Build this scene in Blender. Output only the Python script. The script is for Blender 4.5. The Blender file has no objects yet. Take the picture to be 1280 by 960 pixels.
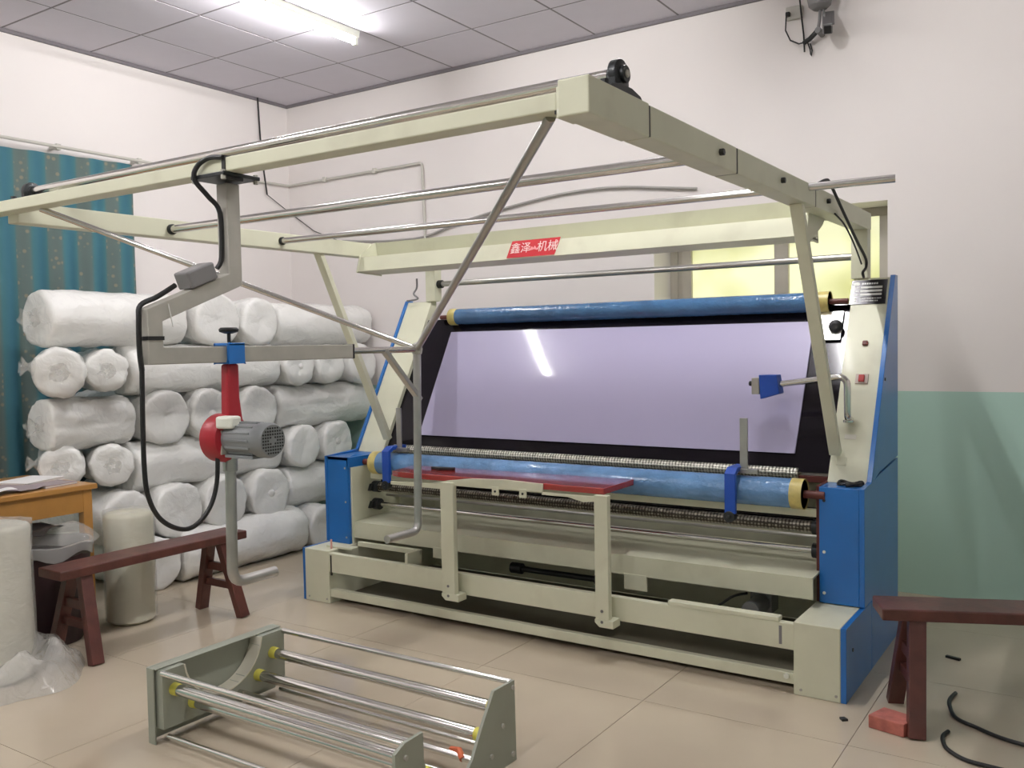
import bpy, bmesh, math, random
from mathutils import Vector, Matrix, noise
random.seed(7)
SC = bpy.context.scene
COL = SC.collection
PI = math.pi

# ------------------------------------------------------------------ camera
CAM_POS = Vector((5.916, -5.520, 1.457)); YAW, PITCH, ROLL, FPX = .58555, -.04325, .01903, 1138.58
fw = Vector((-math.sin(YAW) * math.cos(PITCH), math.cos(YAW) * math.cos(PITCH), math.sin(PITCH)))
rt = Vector((math.cos(YAW), math.sin(YAW), 0)); dn = fw.cross(rt)
r2 = math.cos(ROLL) * rt + math.sin(ROLL) * dn; d2 = -math.sin(ROLL) * rt + math.cos(ROLL) * dn
cam = bpy.data.cameras.new('camera'); cam.sensor_width = 36; cam.lens = FPX * 36 / 1280; cam.clip_start = .05
co = bpy.data.objects.new('camera', cam); COL.objects.link(co)
co.matrix_world = Matrix(((r2.x, -d2.x, -fw.x, CAM_POS.x), (r2.y, -d2.y, -fw.y, CAM_POS.y), (r2.z, -d2.z, -fw.z, CAM_POS.z), (0, 0, 0, 1)))
SC.camera = co

# ------------------------------------------------------------------ world, light level
w = bpy.data.worlds.new('world'); SC.world = w; w.use_nodes = True
w.node_tree.nodes['Background'].inputs[0].default_value = (.9, .95, 1, 1); w.node_tree.nodes['Background'].inputs[1].default_value = .05
vs = SC.view_settings; vs.view_transform = 'Standard'; vs.look = 'None'; vs.gamma = 1; vs.use_curve_mapping = False
vs.exposure = 0.28
LAMPS = [(1.75, -1.62, 122, (1, .985, .985)), (4.32, -1.9, 300, (1, .985, .985)), (4.25, -5.3, 300, (1, .985, .985)), (1.75, -5.2, 250, (1, .985, .985))]   # x, y, emission strength, colour of each ceiling tube

# ------------------------------------------------------------------ helpers
def srgb(r, g, b):
    f = lambda c: (c / 255) / 12.92 if c <= 10 else ((c / 255 + .055) / 1.055) ** 2.4
    return (f(r), f(g), f(b), 1)
def pmat(name, col, rough=.5, metal=0, var=.06, vscale=6, bump=0, bscale=30, coat=0, spec=.5, dirt=None, dscale=3):
    m = bpy.data.materials.new(name); m.use_nodes = True; N = m.node_tree.nodes; L = m.node_tree.links; b = N['Principled BSDF']
    b.inputs['Roughness'].default_value = rough; b.inputs['Metallic'].default_value = metal
    b.inputs['Coat Weight'].default_value = coat; b.inputs['Coat Roughness'].default_value = .08; b.inputs['Specular IOR Level'].default_value = spec
    tc = N.new('ShaderNodeTexCoord'); nz = N.new('ShaderNodeTexNoise'); nz.inputs['Scale'].default_value = vscale; nz.inputs['Detail'].default_value = 4
    L.new(tc.outputs['Object'], nz.inputs['Vector'])
    rp = N.new('ShaderNodeValToRGB'); rp.color_ramp.elements[0].position = .3; rp.color_ramp.elements[1].position = .7
    rp.color_ramp.elements[0].color = tuple(c * (1 - var) for c in col[:3]) + (1,); rp.color_ramp.elements[1].color = tuple(min(1, c * (1 + var)) for c in col[:3]) + (1,)
    L.new(nz.outputs['Fac'], rp.inputs['Fac']); out = rp.outputs['Color']
    if dirt:
        n2 = N.new('ShaderNodeTexNoise'); n2.inputs['Scale'].default_value = dscale; n2.inputs['Detail'].default_value = 8; L.new(tc.outputs['Object'], n2.inputs['Vector'])
        r2_ = N.new('ShaderNodeValToRGB'); r2_.color_ramp.elements[0].position = .55; r2_.color_ramp.elements[1].position = .75
        r2_.color_ramp.elements[0].color = (0, 0, 0, 1); r2_.color_ramp.elements[1].color = (.6, .6, .6, 1)
        mx = N.new('ShaderNodeMixRGB'); mx.inputs[2].default_value = dirt; L.new(n2.outputs['Fac'], r2_.inputs[0]); L.new(r2_.outputs[0], mx.inputs[0]); L.new(out, mx.inputs[1]); out = mx.outputs[0]
    L.new(out, b.inputs['Base Color'])
    if bump:
        nb = N.new('ShaderNodeTexNoise'); nb.inputs['Scale'].default_value = bscale; nb.inputs['Detail'].default_value = 3; L.new(tc.outputs['Object'], nb.inputs['Vector'])
        bp = N.new('ShaderNodeBump'); bp.inputs['Strength'].default_value = bump; bp.inputs['Distance'].default_value = .01; L.new(nb.outputs['Fac'], bp.inputs['Height']); L.new(bp.outputs['Normal'], b.inputs['Normal'])
    return m

class G:
    """collects verts and faces of one mesh"""
    def __init__(s): s.v = []; s.f = []
    def add(s, v, f):
        n = len(s.v); s.v += [Vector(p) for p in v]; s.f += [tuple(i + n for i in q) for q in f]; return s
    def box(s, x0, x1, y0, y1, z0, z1):
        return s.add([(x0, y0, z0), (x1, y0, z0), (x1, y1, z0), (x0, y1, z0), (x0, y0, z1), (x1, y0, z1), (x1, y1, z1), (x0, y1, z1)],
                     [(0, 3, 2, 1), (4, 5, 6, 7), (0, 1, 5, 4), (1, 2, 6, 5), (2, 3, 7, 6), (3, 0, 4, 7)])
    def bar(s, a, b, wx, wy, up=(0, 0, 1)):
        """rectangular bar from a to b, section wx (sideways) by wy"""
        a, b = Vector(a), Vector(b); d = (b - a).normalized(); u = d.cross(Vector(up))
        if u.length < 1e-4: u = d.cross(Vector((1, 0, 0)))
        u.normalize(); v = u.cross(d)
        P = [p + u * i * wx / 2 + v * j * wy / 2 for p in (a, b) for i, j in ((-1, -1), (1, -1), (1, 1), (-1, 1))]
        return s.add(P, [(0, 3, 2, 1), (4, 5, 6, 7), (0, 1, 5, 4), (1, 2, 6, 5), (2, 3, 7, 6), (3, 0, 4, 7)])
    def prism(s, poly, axis, a0, a1):
        """poly: 2-D outline, (y,z) for axis x, (x,z) for axis y, (x,y) for axis z"""
        mk = {'x': lambda p, a: (a, p[0], p[1]), 'y': lambda p, a: (p[0], a, p[1]), 'z': lambda p, a: (p[0], p[1], a)}[axis]
        n = len(poly); v = [mk(p, a0) for p in poly] + [mk(p, a1) for p in poly]
        return s.add(v, [tuple(range(n)), tuple(range(2 * n - 1, n - 1, -1))] + [(i, (i + 1) % n, n + (i + 1) % n, n + i) for i in range(n)])
    def tube(s, pts, r, seg=12, fillet=0, cap=True):
        P = [Vector(p) for p in pts]
        if fillet:
            Q = [P[0]]
            for i in range(1, len(P) - 1):
                a = (P[i - 1] - P[i]); b = (P[i + 1] - P[i]); fl = min(fillet, a.length * .49, b.length * .49)
                A = P[i] + a.normalized() * fl; B = P[i] + b.normalized() * fl
                for k in range(7):
                    t = k / 6; Q.append((1 - t) ** 2 * A + 2 * t * (1 - t) * P[i] + t * t * B)
            Q.append(P[-1]); P = Q
        n0 = len(s.v); t0 = (P[1] - P[0]).normalized(); u = t0.orthogonal().normalized(); rings = []
        for i, p in enumerate(P):
            t = ((P[min(i + 1, len(P) - 1)] - P[i]).normalized() + (P[i] - P[max(i - 1, 0)]).normalized())
            if t.length < 1e-6: t = t0
            t.normalize(); u = (u - t * u.dot(t)).normalized(); v = t.cross(u)
            rr = r[i] if isinstance(r, (list, tuple)) else r
            rings.append([p + (u * math.cos(2 * PI * k / seg) + v * math.sin(2 * PI * k / seg)) * rr for k in range(seg)])
        vv = [q for R_ in rings for q in R_]; f = []
        for i in range(len(P) - 1):
            for k in range(seg): f.append((i * seg + k, i * seg + (k + 1) % seg, (i + 1) * seg + (k + 1) % seg, (i + 1) * seg + k))
        if cap: f += [tuple(range(seg - 1, -1, -1)), tuple((len(P) - 1) * seg + k for k in range(seg))]
        return s.add(vv, f)
    def cable(s, pts, r, seg=8):
        P = [Vector(p) for p in pts]; Q = []
        for i in range(len(P) - 1):
            p0, p1, p2, p3 = P[max(i - 1, 0)], P[i], P[i + 1], P[min(i + 2, len(P) - 1)]
            for k in range(5):
                t = k / 5; Q.append(.5 * ((2 * p1) + (p2 - p0) * t + (2 * p0 - 5 * p1 + 4 * p2 - p3) * t * t + (3 * p1 - p0 - 3 * p2 + p3) * t ** 3))
        return s.tube(Q + [P[-1]], r, seg)
    def lathe(s, prof, c, axis='z', seg=32, wob=None):
        """prof: (radius, height) pairs; turned about axis through c"""
        c = Vector(c); A = {'x': (Vector((0, 1, 0)), Vector((0, 0, 1)), Vector((1, 0, 0))), 'y': (Vector((0, 0, 1)), Vector((1, 0, 0)), Vector((0, 1, 0))), 'z': (Vector((1, 0, 0)), Vector((0, 1, 0)), Vector((0, 0, 1)))}[axis] if isinstance(axis, str) else axis
        vv = []; f = []
        for r, h in prof:
            for k in range(seg):
                a = 2 * PI * k / seg; p = c + (A[0] * math.cos(a) + A[1] * math.sin(a)) * r + A[2] * h
                vv.append(wob(p, r, h, a) if wob else p)
        for i in range(len(prof) - 1):
            for k in range(seg): f.append((i * seg + k, i * seg + (k + 1) % seg, (i + 1) * seg + (k + 1) % seg, (i + 1) * seg + k))
        if prof[0][0] > 1e-4: f.append(tuple(range(seg - 1, -1, -1)))
        if prof[-1][0] > 1e-4: f.append(tuple((len(prof) - 1) * seg + k for k in range(seg)))
        return s.add(vv, f)
    def cyl(s, c, r, h0, h1, axis='z', seg=24, ch=.002): return s.lathe([(r - ch, h0), (r, h0 + ch), (r, h1 - ch), (r - ch, h1)], c, axis, seg)
    def mesh(s, name, bevel=0, off=(0, 0, 0), smooth=True, ang=35):
        bm = bmesh.new(); o = Vector(off); vs_ = [bm.verts.new(p - o) for p in s.v]
        for q in s.f:
            try: bm.faces.new([vs_[i] for i in q])
            except ValueError: pass
        bmesh.ops.remove_doubles(bm, verts=bm.verts, dist=1e-5)
        bmesh.ops.recalc_face_normals(bm, faces=bm.faces)
        if bevel:
            ang = min(ang, 19)
            E_ = [e for e in bm.edges if len(e.link_faces) == 2 and e.calc_face_angle(0) > .5]
            bmesh.ops.bevel(bm, geom=E_, offset=bevel, segments=2, profile=.5, affect='EDGES', clamp_overlap=True)
        me = bpy.data.meshes.new(name); bm.to_mesh(me); bm.free()
        if smooth:
            me.polygons.foreach_set('use_smooth', [True] * len(me.polygons)); me.set_sharp_from_angle(angle=math.radians(ang))
        return me

OFF = {}
def thing(name, label, cat, loc, group=None, rz=0, local=False):
    o = bpy.data.objects.new(name, None); COL.objects.link(o); o.empty_display_size = .1
    o.location = loc; o.rotation_euler = (0, 0, rz); o['label'] = label; o['category'] = cat
    if group: o['group'] = group
    OFF[o.name] = Vector((0, 0, 0)) if local else Vector(loc)
    return o
def part(name, g, m, parent, bevel=0, label=None, ang=35, kind=None):
    off = OFF[parent.name]; me = g.mesh(name, bevel, off, ang=ang); me.materials.append(m)
    o = bpy.data.objects.new(name, me); COL.objects.link(o); o.parent = parent; OFF[o.name] = off
    if label: o['label'] = label
    if kind: o['kind'] = kind
    return o
def solo(name, g, m, label, cat, base, group=None, bevel=0, kind=None, ang=35):
    me = g.mesh(name, bevel, base, ang=ang); me.materials.append(m); o = bpy.data.objects.new(name, me); COL.objects.link(o)
    o.location = base; OFF[o.name] = Vector(base)
    if label: o['label'] = label
    if cat: o['category'] = cat
    if group: o['group'] = group
    if kind: o['kind'] = kind
    return o
def struct(name, g, m, bevel=0):
    me = g.mesh(name, bevel); me.materials.append(m); o = bpy.data.objects.new(name, me); COL.objects.link(o); o['kind'] = 'structure'; OFF[o.name] = Vector((0, 0, 0)); return o
def text_mesh(body, size, depth=.001):
    cu = bpy.data.curves.new('lettering', 'FONT'); cu.body = body; cu.size = size; cu.extrude = depth / 2; cu.align_x = 'CENTER'; cu.align_y = 'CENTER'; cu.resolution_u = 3
    ob = bpy.data.objects.new('lettering_source', cu); COL.objects.link(ob); dg = bpy.context.evaluated_depsgraph_get(); dg.update()
    me = bpy.data.meshes.new_from_object(ob.evaluated_get(dg)); bpy.data.objects.remove(ob); bpy.data.curves.remove(cu); return me
def lettering(body, size, m, parent, M_, name='lettering'):
    me = text_mesh(body, size); me.transform(Matrix.Translation(-OFF[parent.name]) @ M_); me.materials.clear(); me.materials.append(m)
    o = bpy.data.objects.new(name, me); COL.objects.link(o); o.parent = parent; return o

# ------------------------------------------------------------------ materials
M_cream = pmat('cream_machine_paint', srgb(212, 212, 188), .48, var=.03, coat=.04, dirt=srgb(192, 189, 166), dscale=5)
M_blue = pmat('blue_machine_paint', srgb(26, 106, 182), .32, var=.05, coat=.3)
M_bluebox = pmat('deep_blue_paint', srgb(20, 72, 168), .4, var=.05)
M_chrome = pmat('chrome', (.66, .65, .62, 1), .16, 1, var=.04, vscale=3)
M_chrome_dull = pmat('dull_steel_rod', (.5, .49, .46, 1), .3, 1, var=.08, vscale=9)
M_steel = pmat('brushed_grey_tube', srgb(172, 169, 160), .4, .2, var=.10, vscale=10)
M_pipe = pmat('worn_steel_pipe', (.42, .41, .39, 1), .3, .75, var=.1, vscale=10)
M_black = pmat('black_rubber', srgb(24, 24, 25), .5)
M_iron = pmat('black_cast_iron', srgb(34, 38, 40), .4, .2, var=.15)
M_darkpanel = pmat('black_gloss_panel', srgb(18, 14, 21), .12, spec=.25)
M_red = pmat('red_motor_paint', srgb(158, 30, 42), .4, var=.06)
M_redboard = pmat('red_shelf_edge', srgb(160, 40, 36), .2, var=.08, coat=1)
M_motor = pmat('grey_motor_paint', srgb(128, 131, 132), .42, .1, var=.06)
M_white = pmat('white_plastic', srgb(226, 228, 216), .4)
M_yellow = pmat('yellow_end_tape', srgb(212, 205, 90), .45, var=.1)
M_brown = pmat('brown_rust_cap', srgb(96, 42, 34), .5, var=.15)
M_wood = pmat('dark_red_stained_wood', srgb(86, 45, 38), .45, var=.28, vscale=14, bump=.1, bscale=60, coat=.15, dirt=srgb(70, 36, 30), dscale=7)
M_oak = pmat('varnished_yellow_wood', srgb(180, 130, 66), .35, var=.12, vscale=8, coat=.25)
M_rack = pmat('grey_green_rack_paint', srgb(150, 154, 140), .45, var=.05)
M_conduit = pmat('pale_grey_conduit', srgb(196, 193, 184), .5)
M_grey = pmat('grey_plastic', srgb(120, 118, 118), .5)
M_grout = pmat('tile_joint', srgb(128, 118, 104), .8)

def floor_mat():
    m = pmat('polished_beige_tile', srgb(190, 177, 157), .1, var=.05, vscale=1.6, spec=.55); N = m.node_tree.nodes; L = m.node_tree.links
    b = N['Principled BSDF']; g = N.new('ShaderNodeNewGeometry'); nz = [n for n in N if n.type == 'TEX_NOISE'][0]; L.new(g.outputs['Position'], nz.inputs['Vector'])
    n2 = N.new('ShaderNodeTexNoise'); n2.inputs['Scale'].default_value = 4; n2.inputs['Detail'].default_value = 6; L.new(g.outputs['Position'], n2.inputs['Vector'])
    mr = N.new('ShaderNodeMapRange'); mr.inputs['To Min'].default_value = .05; mr.inputs['To Max'].default_value = .16; L.new(n2.outputs['Fac'], mr.inputs['Value']); L.new(mr.outputs[0], b.inputs['Roughness'])
    return m
M_floor = floor_mat()
def wall_mat(name, up, low, zsplit):
    m = pmat(name, up, .6, var=.012, vscale=2, bump=.04, bscale=90); N = m.node_tree.nodes; L = m.node_tree.links; b = N['Principled BSDF']
    src = b.inputs['Base Color'].links[0].from_socket; g = N.new('ShaderNodeNewGeometry'); sp = N.new('ShaderNodeSeparateXYZ'); L.new(g.outputs['Position'], sp.inputs[0])
    lt = N.new('ShaderNodeMath'); lt.operation = 'LESS_THAN'; lt.inputs[1].default_value = zsplit; L.new(sp.outputs['Z'], lt.inputs[0])
    mx = N.new('ShaderNodeMixRGB'); mx.inputs[2].default_value = low; L.new(lt.outputs[0], mx.inputs[0]); L.new(src, mx.inputs[1]); L.new(mx.outputs[0], b.inputs['Base Color']); return m
M_wall = wall_mat('white_wall_green_dado', srgb(232, 226, 223), srgb(180, 212, 200), 1.152)
M_ceil = pmat('ceiling_tile', srgb(214, 210, 219), .85, var=.015, bump=.05, bscale=150)
M_grid = pmat('ceiling_grid', srgb(124, 119, 123), .6)

# ------------------------------------------------------------------ room
RX, RY, RZ = 8.2, -8.0, 3.524
fl = struct('floor', G().box(0, RX, RY, 0, -.1, -.004), M_grout)
tm = None
k = 0
for i in range(-1, 9):
    for j in range(-6, 6):
        x0, x1, y0, y1 = 4.325 - 4.8 + .8 * i, 4.325 - 4.8 + .8 * (i + 1), -2.2 + .8 * j, -2.2 + .8 * (j + 1)
        x0, x1, y0, y1 = max(x0, 0), min(x1, RX), max(y0, RY), min(y1, 0)
        if x1 - x0 < .02 or y1 - y0 < .02: continue
        part('tile', G().box(x0 + .0012, x1 - .0012, y0 + .0012, y1 - .0012, -.004, 0), M_floor, fl)
ce = struct('ceiling', G().box(0, RX, RY, 0, RZ + .0015, RZ + .1), M_grid)
cme = G().box(-.292, .292, -.292, .292, -.003, .003).mesh('panel'); cme.materials.append(M_ceil)
for i in range(14):
    for j in range(14):
        cx, cy = .3 + .6 * i - .013, -.3 - .6 * j + .004
        if cx + .3 > RX or cy - .3 < RY: continue
        o = bpy.data.objects.new('panel', cme); COL.objects.link(o); o.parent = ce; o.location = (cx, cy, RZ + .003)
WX0, WX1, WZ0, WZ1 = 3.39, 4.832, 1.0, 2.235
struct('wall_back', G().box(-.2, WX0, 0, .4, 0, RZ + .1).box(WX1, RX + .2, 0, .4, 0, RZ + .1).box(WX0, WX1, 0, .4, 0, WZ0).box(WX0, WX1, 0, .4, WZ1, RZ + .1), M_wall)
struct('wall_left', G().box(-.2, 0, RY - .2, 0, 0, RZ + .1), M_wall)
struct('wall_right', G().box(RX, RX + .2, RY, 0, 0, RZ + .1), M_wall)
struct('wall_front', G().box(0, RX + .2, RY - .2, RY, 0, RZ + .1), M_wall)
struct('trim_1', G().box(0, .022, RY, 0, RZ - .022, RZ).box(0, RX, -.022, 0, RZ - .022, RZ), M_grid)

# window between the rooms, lit from the far side
def lit_glass():
    m = bpy.data.materials.new('lit_frosted_glass'); m.use_nodes = True; N = m.node_tree.nodes; L = m.node_tree.links; b = N['Principled BSDF']
    b.inputs['Roughness'].default_value = .35; b.inputs['Base Color'].default_value = srgb(190, 190, 140)
    tc = N.new('ShaderNodeTexCoord'); nz = N.new('ShaderNodeTexNoise'); nz.inputs['Scale'].default_value = 2.2; L.new(tc.outputs['Object'], nz.inputs['Vector'])
    rp = N.new('ShaderNodeValToRGB'); rp.color_ramp.elements[0].color = srgb(176, 178, 104); rp.color_ramp.elements[1].color = srgb(246, 246, 206); rp.color_ramp.elements[0].position = .35; rp.color_ramp.elements[1].position = .62
    L.new(nz.outputs['Fac'], rp.inputs[0]); L.new(rp.outputs[0], b.inputs['Emission Color']); b.inputs['Emission Strength'].default_value = .7; return m
M_pane = lit_glass()
M_alu = pmat('aluminium_window_frame', srgb(178, 172, 160), .4, .3)
wi = struct('window_1', G().box(WX0, WX0 + .055, .26, .32, WZ0, WZ1), M_alu, .003)
for a, b_, c, d in ((WX0 + .085, WX0 + .15, WZ0, WZ1), (4.10, 4.19, WZ0 + .05, WZ1 - .05), (4.735, WX1 - .035, WZ0 + .05, WZ1 - .05), (WX0 + .15, WX1, WZ1 - .05, WZ1), (WX0 + .15, WX1, WZ0, WZ0 + .05)):
    part('frame_bar', G().box(a, b_, .26, .33, c, d), M_alu, wi, .003)
part('frame_bar', G().box(WX0 + .055, WX0 + .085, .27, .31, WZ0, WZ1), M_alu, wi)
for a, b_ in ((WX0 + .15, 4.10), (4.19, 4.735), (WX1 - .035, WX1)): part('pane', G().box(a, b_, .288, .296, WZ0 + .05, WZ1 - .05), M_pane, wi)

# ceiling tube lamps
def glow(p, c):
    m = bpy.data.materials.new('glowing_tube'); m.use_nodes = True; b = m.node_tree.nodes['Principled BSDF']
    b.inputs['Emission Color'].default_value = c + (1,); b.inputs['Emission Strength'].default_value = p; return m
for n, (x, y, p, c) in enumerate(LAMPS):
    t = thing('ceiling_lamp', ['bright fluorescent tube lamp on the ceiling above the white rolls', 'fluorescent tube lamp on the ceiling above the right half of the machine', 'fluorescent tube lamp on the ceiling above the camera', 'fluorescent tube lamp on the ceiling over the near end of the curtain wall'][n], 'ceiling lamp', (x, y, RZ), 'tube lamps on the ceiling')
    part('housing', G().prism([(x - .03, RZ), (x - .02, RZ - .045), (x + .02, RZ - .045), (x + .03, RZ)], 'y', y - .62, y + .62), M_white, t, .003)
    part('tube', G().cyl((x, y, RZ - .07), .014, -.56, .56, 'y', 10), glow(p, c), t)
    for s in (-1, 1): part('socket', G().box(x - .016, x + .016, y + s * .6 - .012, y + s * .6 + .012, RZ - .09, RZ - .04), M_white, t, .002)
# ------------------------------------------------------------------ the inspection machine
XL, XR, YF, YB = 1.982, 5.034, -1.827, -.793
PH, ZB = .302, .814
S_, C_ = .5513, -1.807                      # column front and screen lean: y = C_ + S_ z
MC = thing('inspection_machine', 'large cream and blue fabric inspection machine with lilac screen and overhead frame', 'machine', (3.508, -1.31, 0))
cy_ = lambda z, off=0: C_ + S_ * z + off
def lean(z0, z1, o0, o1): return [(cy_(z0, o0), z0), (cy_(z1, o0), z1), (cy_(z1, o1), z1), (cy_(z0, o1), z0)]
for side, (a, b) in enumerate(((XL + .02, XL + .21), (XR - .209, XR - .022))):
    p = part('plinth', G().box(a, b, YF, YB, 0, PH), M_cream, MC, .004)
    for yy, zz in ((.03, .025), (.17, .025)): part('screw', G().cyl((a + yy, YF, zz), .006, -.003, .001, 'y', 8, .0005), M_steel, p)
# blue side covers
yb = (-1.63, -1.505)
for side, (a, b) in enumerate(((XL, XL + .02), (XR - .022, XR))):
    y1 = yb[side]
    ys = -1.37
    part('side_panel', G().prism([(YF + .002, 0), (YF + .002, PH), (ys - .002, PH), (ys - .002, 0)], 'x', a, b), M_blue, MC, .002)
    part('side_panel', G().prism([(ys + .002, 0), (ys + .002, PH + .004), (y1, PH + .004), (y1, ZB), (cy_(ZB) + .16, ZB + .027), (YB, ZB + .056), (YB, 0)], 'x', a, b), M_blue, MC, .002)
    part('side_panel', G().prism([(cy_(ZB) - .012, ZB + .003), (cy_(1.757) - .012, 1.757), (YB, 1.757), (YB, ZB + .066), (cy_(ZB) + .16, ZB + .037)], 'x', a, b), M_blue, MC, .002)
# columns
cols = []
for a, b in ((XL + .02, 2.2), (4.842, XR - .022)):
    cols.append(part('column', G().prism([(cy_(ZB), ZB), (cy_(1.747), 1.747), (YB, 1.747), (YB, PH), (-1.2, PH), (-1.2, ZB)], 'x', a, b), M_cream, MC, .003))
# blue roller boxes in front of the columns
bl = G().box(XL + .02, XL + .189, yb[0], yb[0] + .02, PH, ZB).box(XL + .02, XL + .189, yb[0], cy_(ZB) + .02, ZB - .02, ZB).box(XL + .178, XL + .196, yb[0], cy_(ZB) + .03, ZB - .06, ZB)
bx0 = part('roller_box', bl, M_blue, MC, .002)
for z in (.34, .55, .75): part('screw', G().cyl((XL + .165, yb[0], z), .006, -.003, .001, 'y', 8, .0005), M_steel, bx0)
bx1 = part('roller_box', G().box(XR - .189, XR - .022, yb[1], cy_(ZB) + .03, PH + .004, ZB), M_blue, MC, .003)
for z, mm in ((.35, M_white), (.53, M_white), (.755, M_black)): part('screw', G().cyl((XR - .168, yb[1], z), .007, -.003, .001, 'y', 8, .0005), mm, bx1)
part('end_plate', G().box(XL + .176, XL + .2, yb[0] + .02, -.95, PH, ZB - .06), M_cream, MC, .002)
part('end_plate', G().box(4.826, 4.842, -1.48, -.95, PH, ZB), M_brown, MC, .002)
# base rails
r = part('base_rail', G().box(2.19, 4.826, YF + .004, YF + .04, .182, .291), M_cream, MC, .003)
part('lip', G().box(4.27, 4.765, YF + .002, YF + .05, .291, .31), M_cream, r, .003)
part('slot', G().box(2.202, 2.212, YF + .0025, YF + .01, .165, .28), M_black, r); part('slot', G().box(4.765, 4.777, YF + .0025, YF + .01, .2, .277), M_grey, r)
r = part('base_rail', G().box(2.19, 4.826, YF + .01, YF + .045, .038, .084), M_cream, MC, .003)
part('bolt', G().cyl((4.795, YF + .01, .07), .012, -.012, .002, 'y', 6, .001), M_white, r)
part('bracket', G().box(2.30, 2.755, -1.70, -1.68, .318, .345).box(2.735, 2.755, -1.80, -1.68, .27, .345).box(2.1, 2.3, -1.75, -1.69, PH, PH + .012), M_cream, MC, .002)
part('peg', G().cyl((2.16, -1.77, PH), .006, 0, .055, 'z', 8), pmat('pink_peg', srgb(206, 150, 140), .5), MC)
part('bushing', G().cyl((2.62, -1.62, .30), .022, -.02, .03, 'y', 16).cyl((2.62, -1.62, .30), .014, -.025, -.02, 'y', 16), M_brown, MC)
part('rear_panel', G().box(2.2, 4.842, -.86, -.84, .02, .86), M_cream, MC, .003)
part('shaded_floor_sheet', G().box(2.2, 4.83, -1.75, -.9, .012, .03), pmat('painted_floor_shade', srgb(96, 92, 76), .6), MC, .002)  # added sheet; its dark colour stands for the floor in shadow behind the rails
part('gear_motor', G().cyl((4.55, -1.5, .235), .042, -.05, .12, 'y', 20).box(4.5, 4.6, -1.4, -1.3, .19, .29), M_motor, MC)
part('drive_shaft', G().cyl((3.2, -1.4, .235), .016, 0, .56, 'x', 12).cyl((3.2, -1.4, .235), .03, -.04, .03, 'x', 14).cyl((3.7, -1.4, .235), .026, -.02, .02, 'x', 14), M_iron, MC)
part('cable', G().cable([(4.3, -1.55, .2), (4.4, -1.56, .24), (4.47, -1.54, .29), (4.52, -1.5, .3)], .006, 6), M_black, MC)
# tray
tr = part('tray', G().box(2.182, 4.842, -1.6, -1.588, .338, .432).prism([(-1.598, .424), (-1.598, .432), (-1.15, .455), (-1.15, .447)], 'x', 2.182, 4.842), M_cream, MC)
for a, b, z in ((2.77, 2.88, .285), (3.945, 4.065, .268)): part('tab', G().box(a, b, -1.602, -1.59, z, .345), M_cream, tr, .002)
# rollers
M_film = pmat('blue_film_wrap', srgb(96, 140, 186), .2, var=.2, vscale=9, bump=.8, bscale=30, coat=.5)
M_film2 = pmat('dark_blue_film_wrap', srgb(64, 106, 148), .2, var=.18, vscale=9, bump=.7, bscale=30, coat=.5)
M_tape = pmat('torn_gold_tape', srgb(200, 184, 112), .35, var=.2, vscale=25)
def dots(name, lo, hi):
    m = bpy.data.materials.new(name); m.use_nodes = True; N = m.node_tree.nodes; L = m.node_tree.links; b = N['Principled BSDF']; b.inputs['Metallic'].default_value = .7; b.inputs['Roughness'].default_value = .3
    tc = N.new('ShaderNodeTexCoord'); vo = N.new('ShaderNodeTexVoronoi'); vo.inputs['Scale'].default_value = 62; vo.inputs['Randomness'].default_value = .15; L.new(tc.outputs['Object'], vo.inputs['Vector'])
    rp = N.new('ShaderNodeValToRGB'); rp.color_ramp.elements[0].color = hi; rp.color_ramp.elements[1].color = lo; rp.color_ramp.elements[0].position = .35; rp.color_ramp.elements[1].position = .6
    L.new(vo.outputs['Distance'], rp.inputs[0]); L.new(rp.outputs[0], b.inputs['Base Color'])
    bp = N.new('ShaderNodeBump'); bp.invert = True; bp.inputs['Distance'].default_value = .004; L.new(vo.outputs['Distance'], bp.inputs['Height']); L.new(bp.outputs[0], b.inputs['Normal']); return m
M_knurl = dots('studded_silver_grip', srgb(80, 78, 66), srgb(228, 226, 214)); M_knurl2 = dots('studded_dull_grip', srgb(58, 52, 46), srgb(170, 164, 150))
def roller(name, x0, x1, y, z, r, m, capm=None, axle=None, label=None):
    o = part(name, G().cyl((0, y, z), r, x0, x1, 'x', 32), m, MC, label=label)
    if capm:
        for a, b in ((x0 - .004, x0 + .045), (x1 - .05, x1 + .004)): part('end_tape', G().lathe([(r + .002, a), (r + .002, b), (r + .001, b + .004 * (-1 if a > x0 else 1))], (0, y, z), 'x', 32), capm, o)
    if axle: part('axle', G().cyl((0, y, z), axle, x0 - .09, x1 + .09, 'x', 14), M_brown, o)
    return o
roller('feed_roller', 2.27, 4.78, -1.5, .776, .066, M_film, M_tape, .018, 'long roller wrapped in shiny blue film')
roller('top_roller', 2.41, 4.74, -.905, 1.638, .05, M_film2, M_tape, .014, 'long roller wrapped in dark blue film above the screen')
roller('grip_roller', 2.25, 4.70, -1.30, .838, .026, M_knurl, label='silver studded grip roller')
roller('grip_roller', 2.22, 4.82, -1.42, .618, .027, M_knurl2, label='dull studded grip roller')
roller('guide_rod', 2.22, 4.82, -1.42, .513, .015, M_chrome); roller('guide_rod', 2.2, 4.83, -1.33, .555, .008, M_chrome_dull); roller('guide_rod', 2.22, 4.82, -1.25, .60, .02, M_chrome_dull)
part('end_block', G().box(4.70, 4.83, -1.31, -1.24, .80, .83), M_brown, MC, .003); part('end_block', G().box(4.71, 4.835, -1.30, -1.235, .83, .845), M_steel, MC, .003)
part('flat_bar', G().box(2.2, 4.842, -1.47, -1.44, .672, .705), M_cream, MC, .002)
part('dark_strip', G().box(2.22, 4.83, -1.40, -1.38, .64, .70), M_darkpanel, MC)
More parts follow.
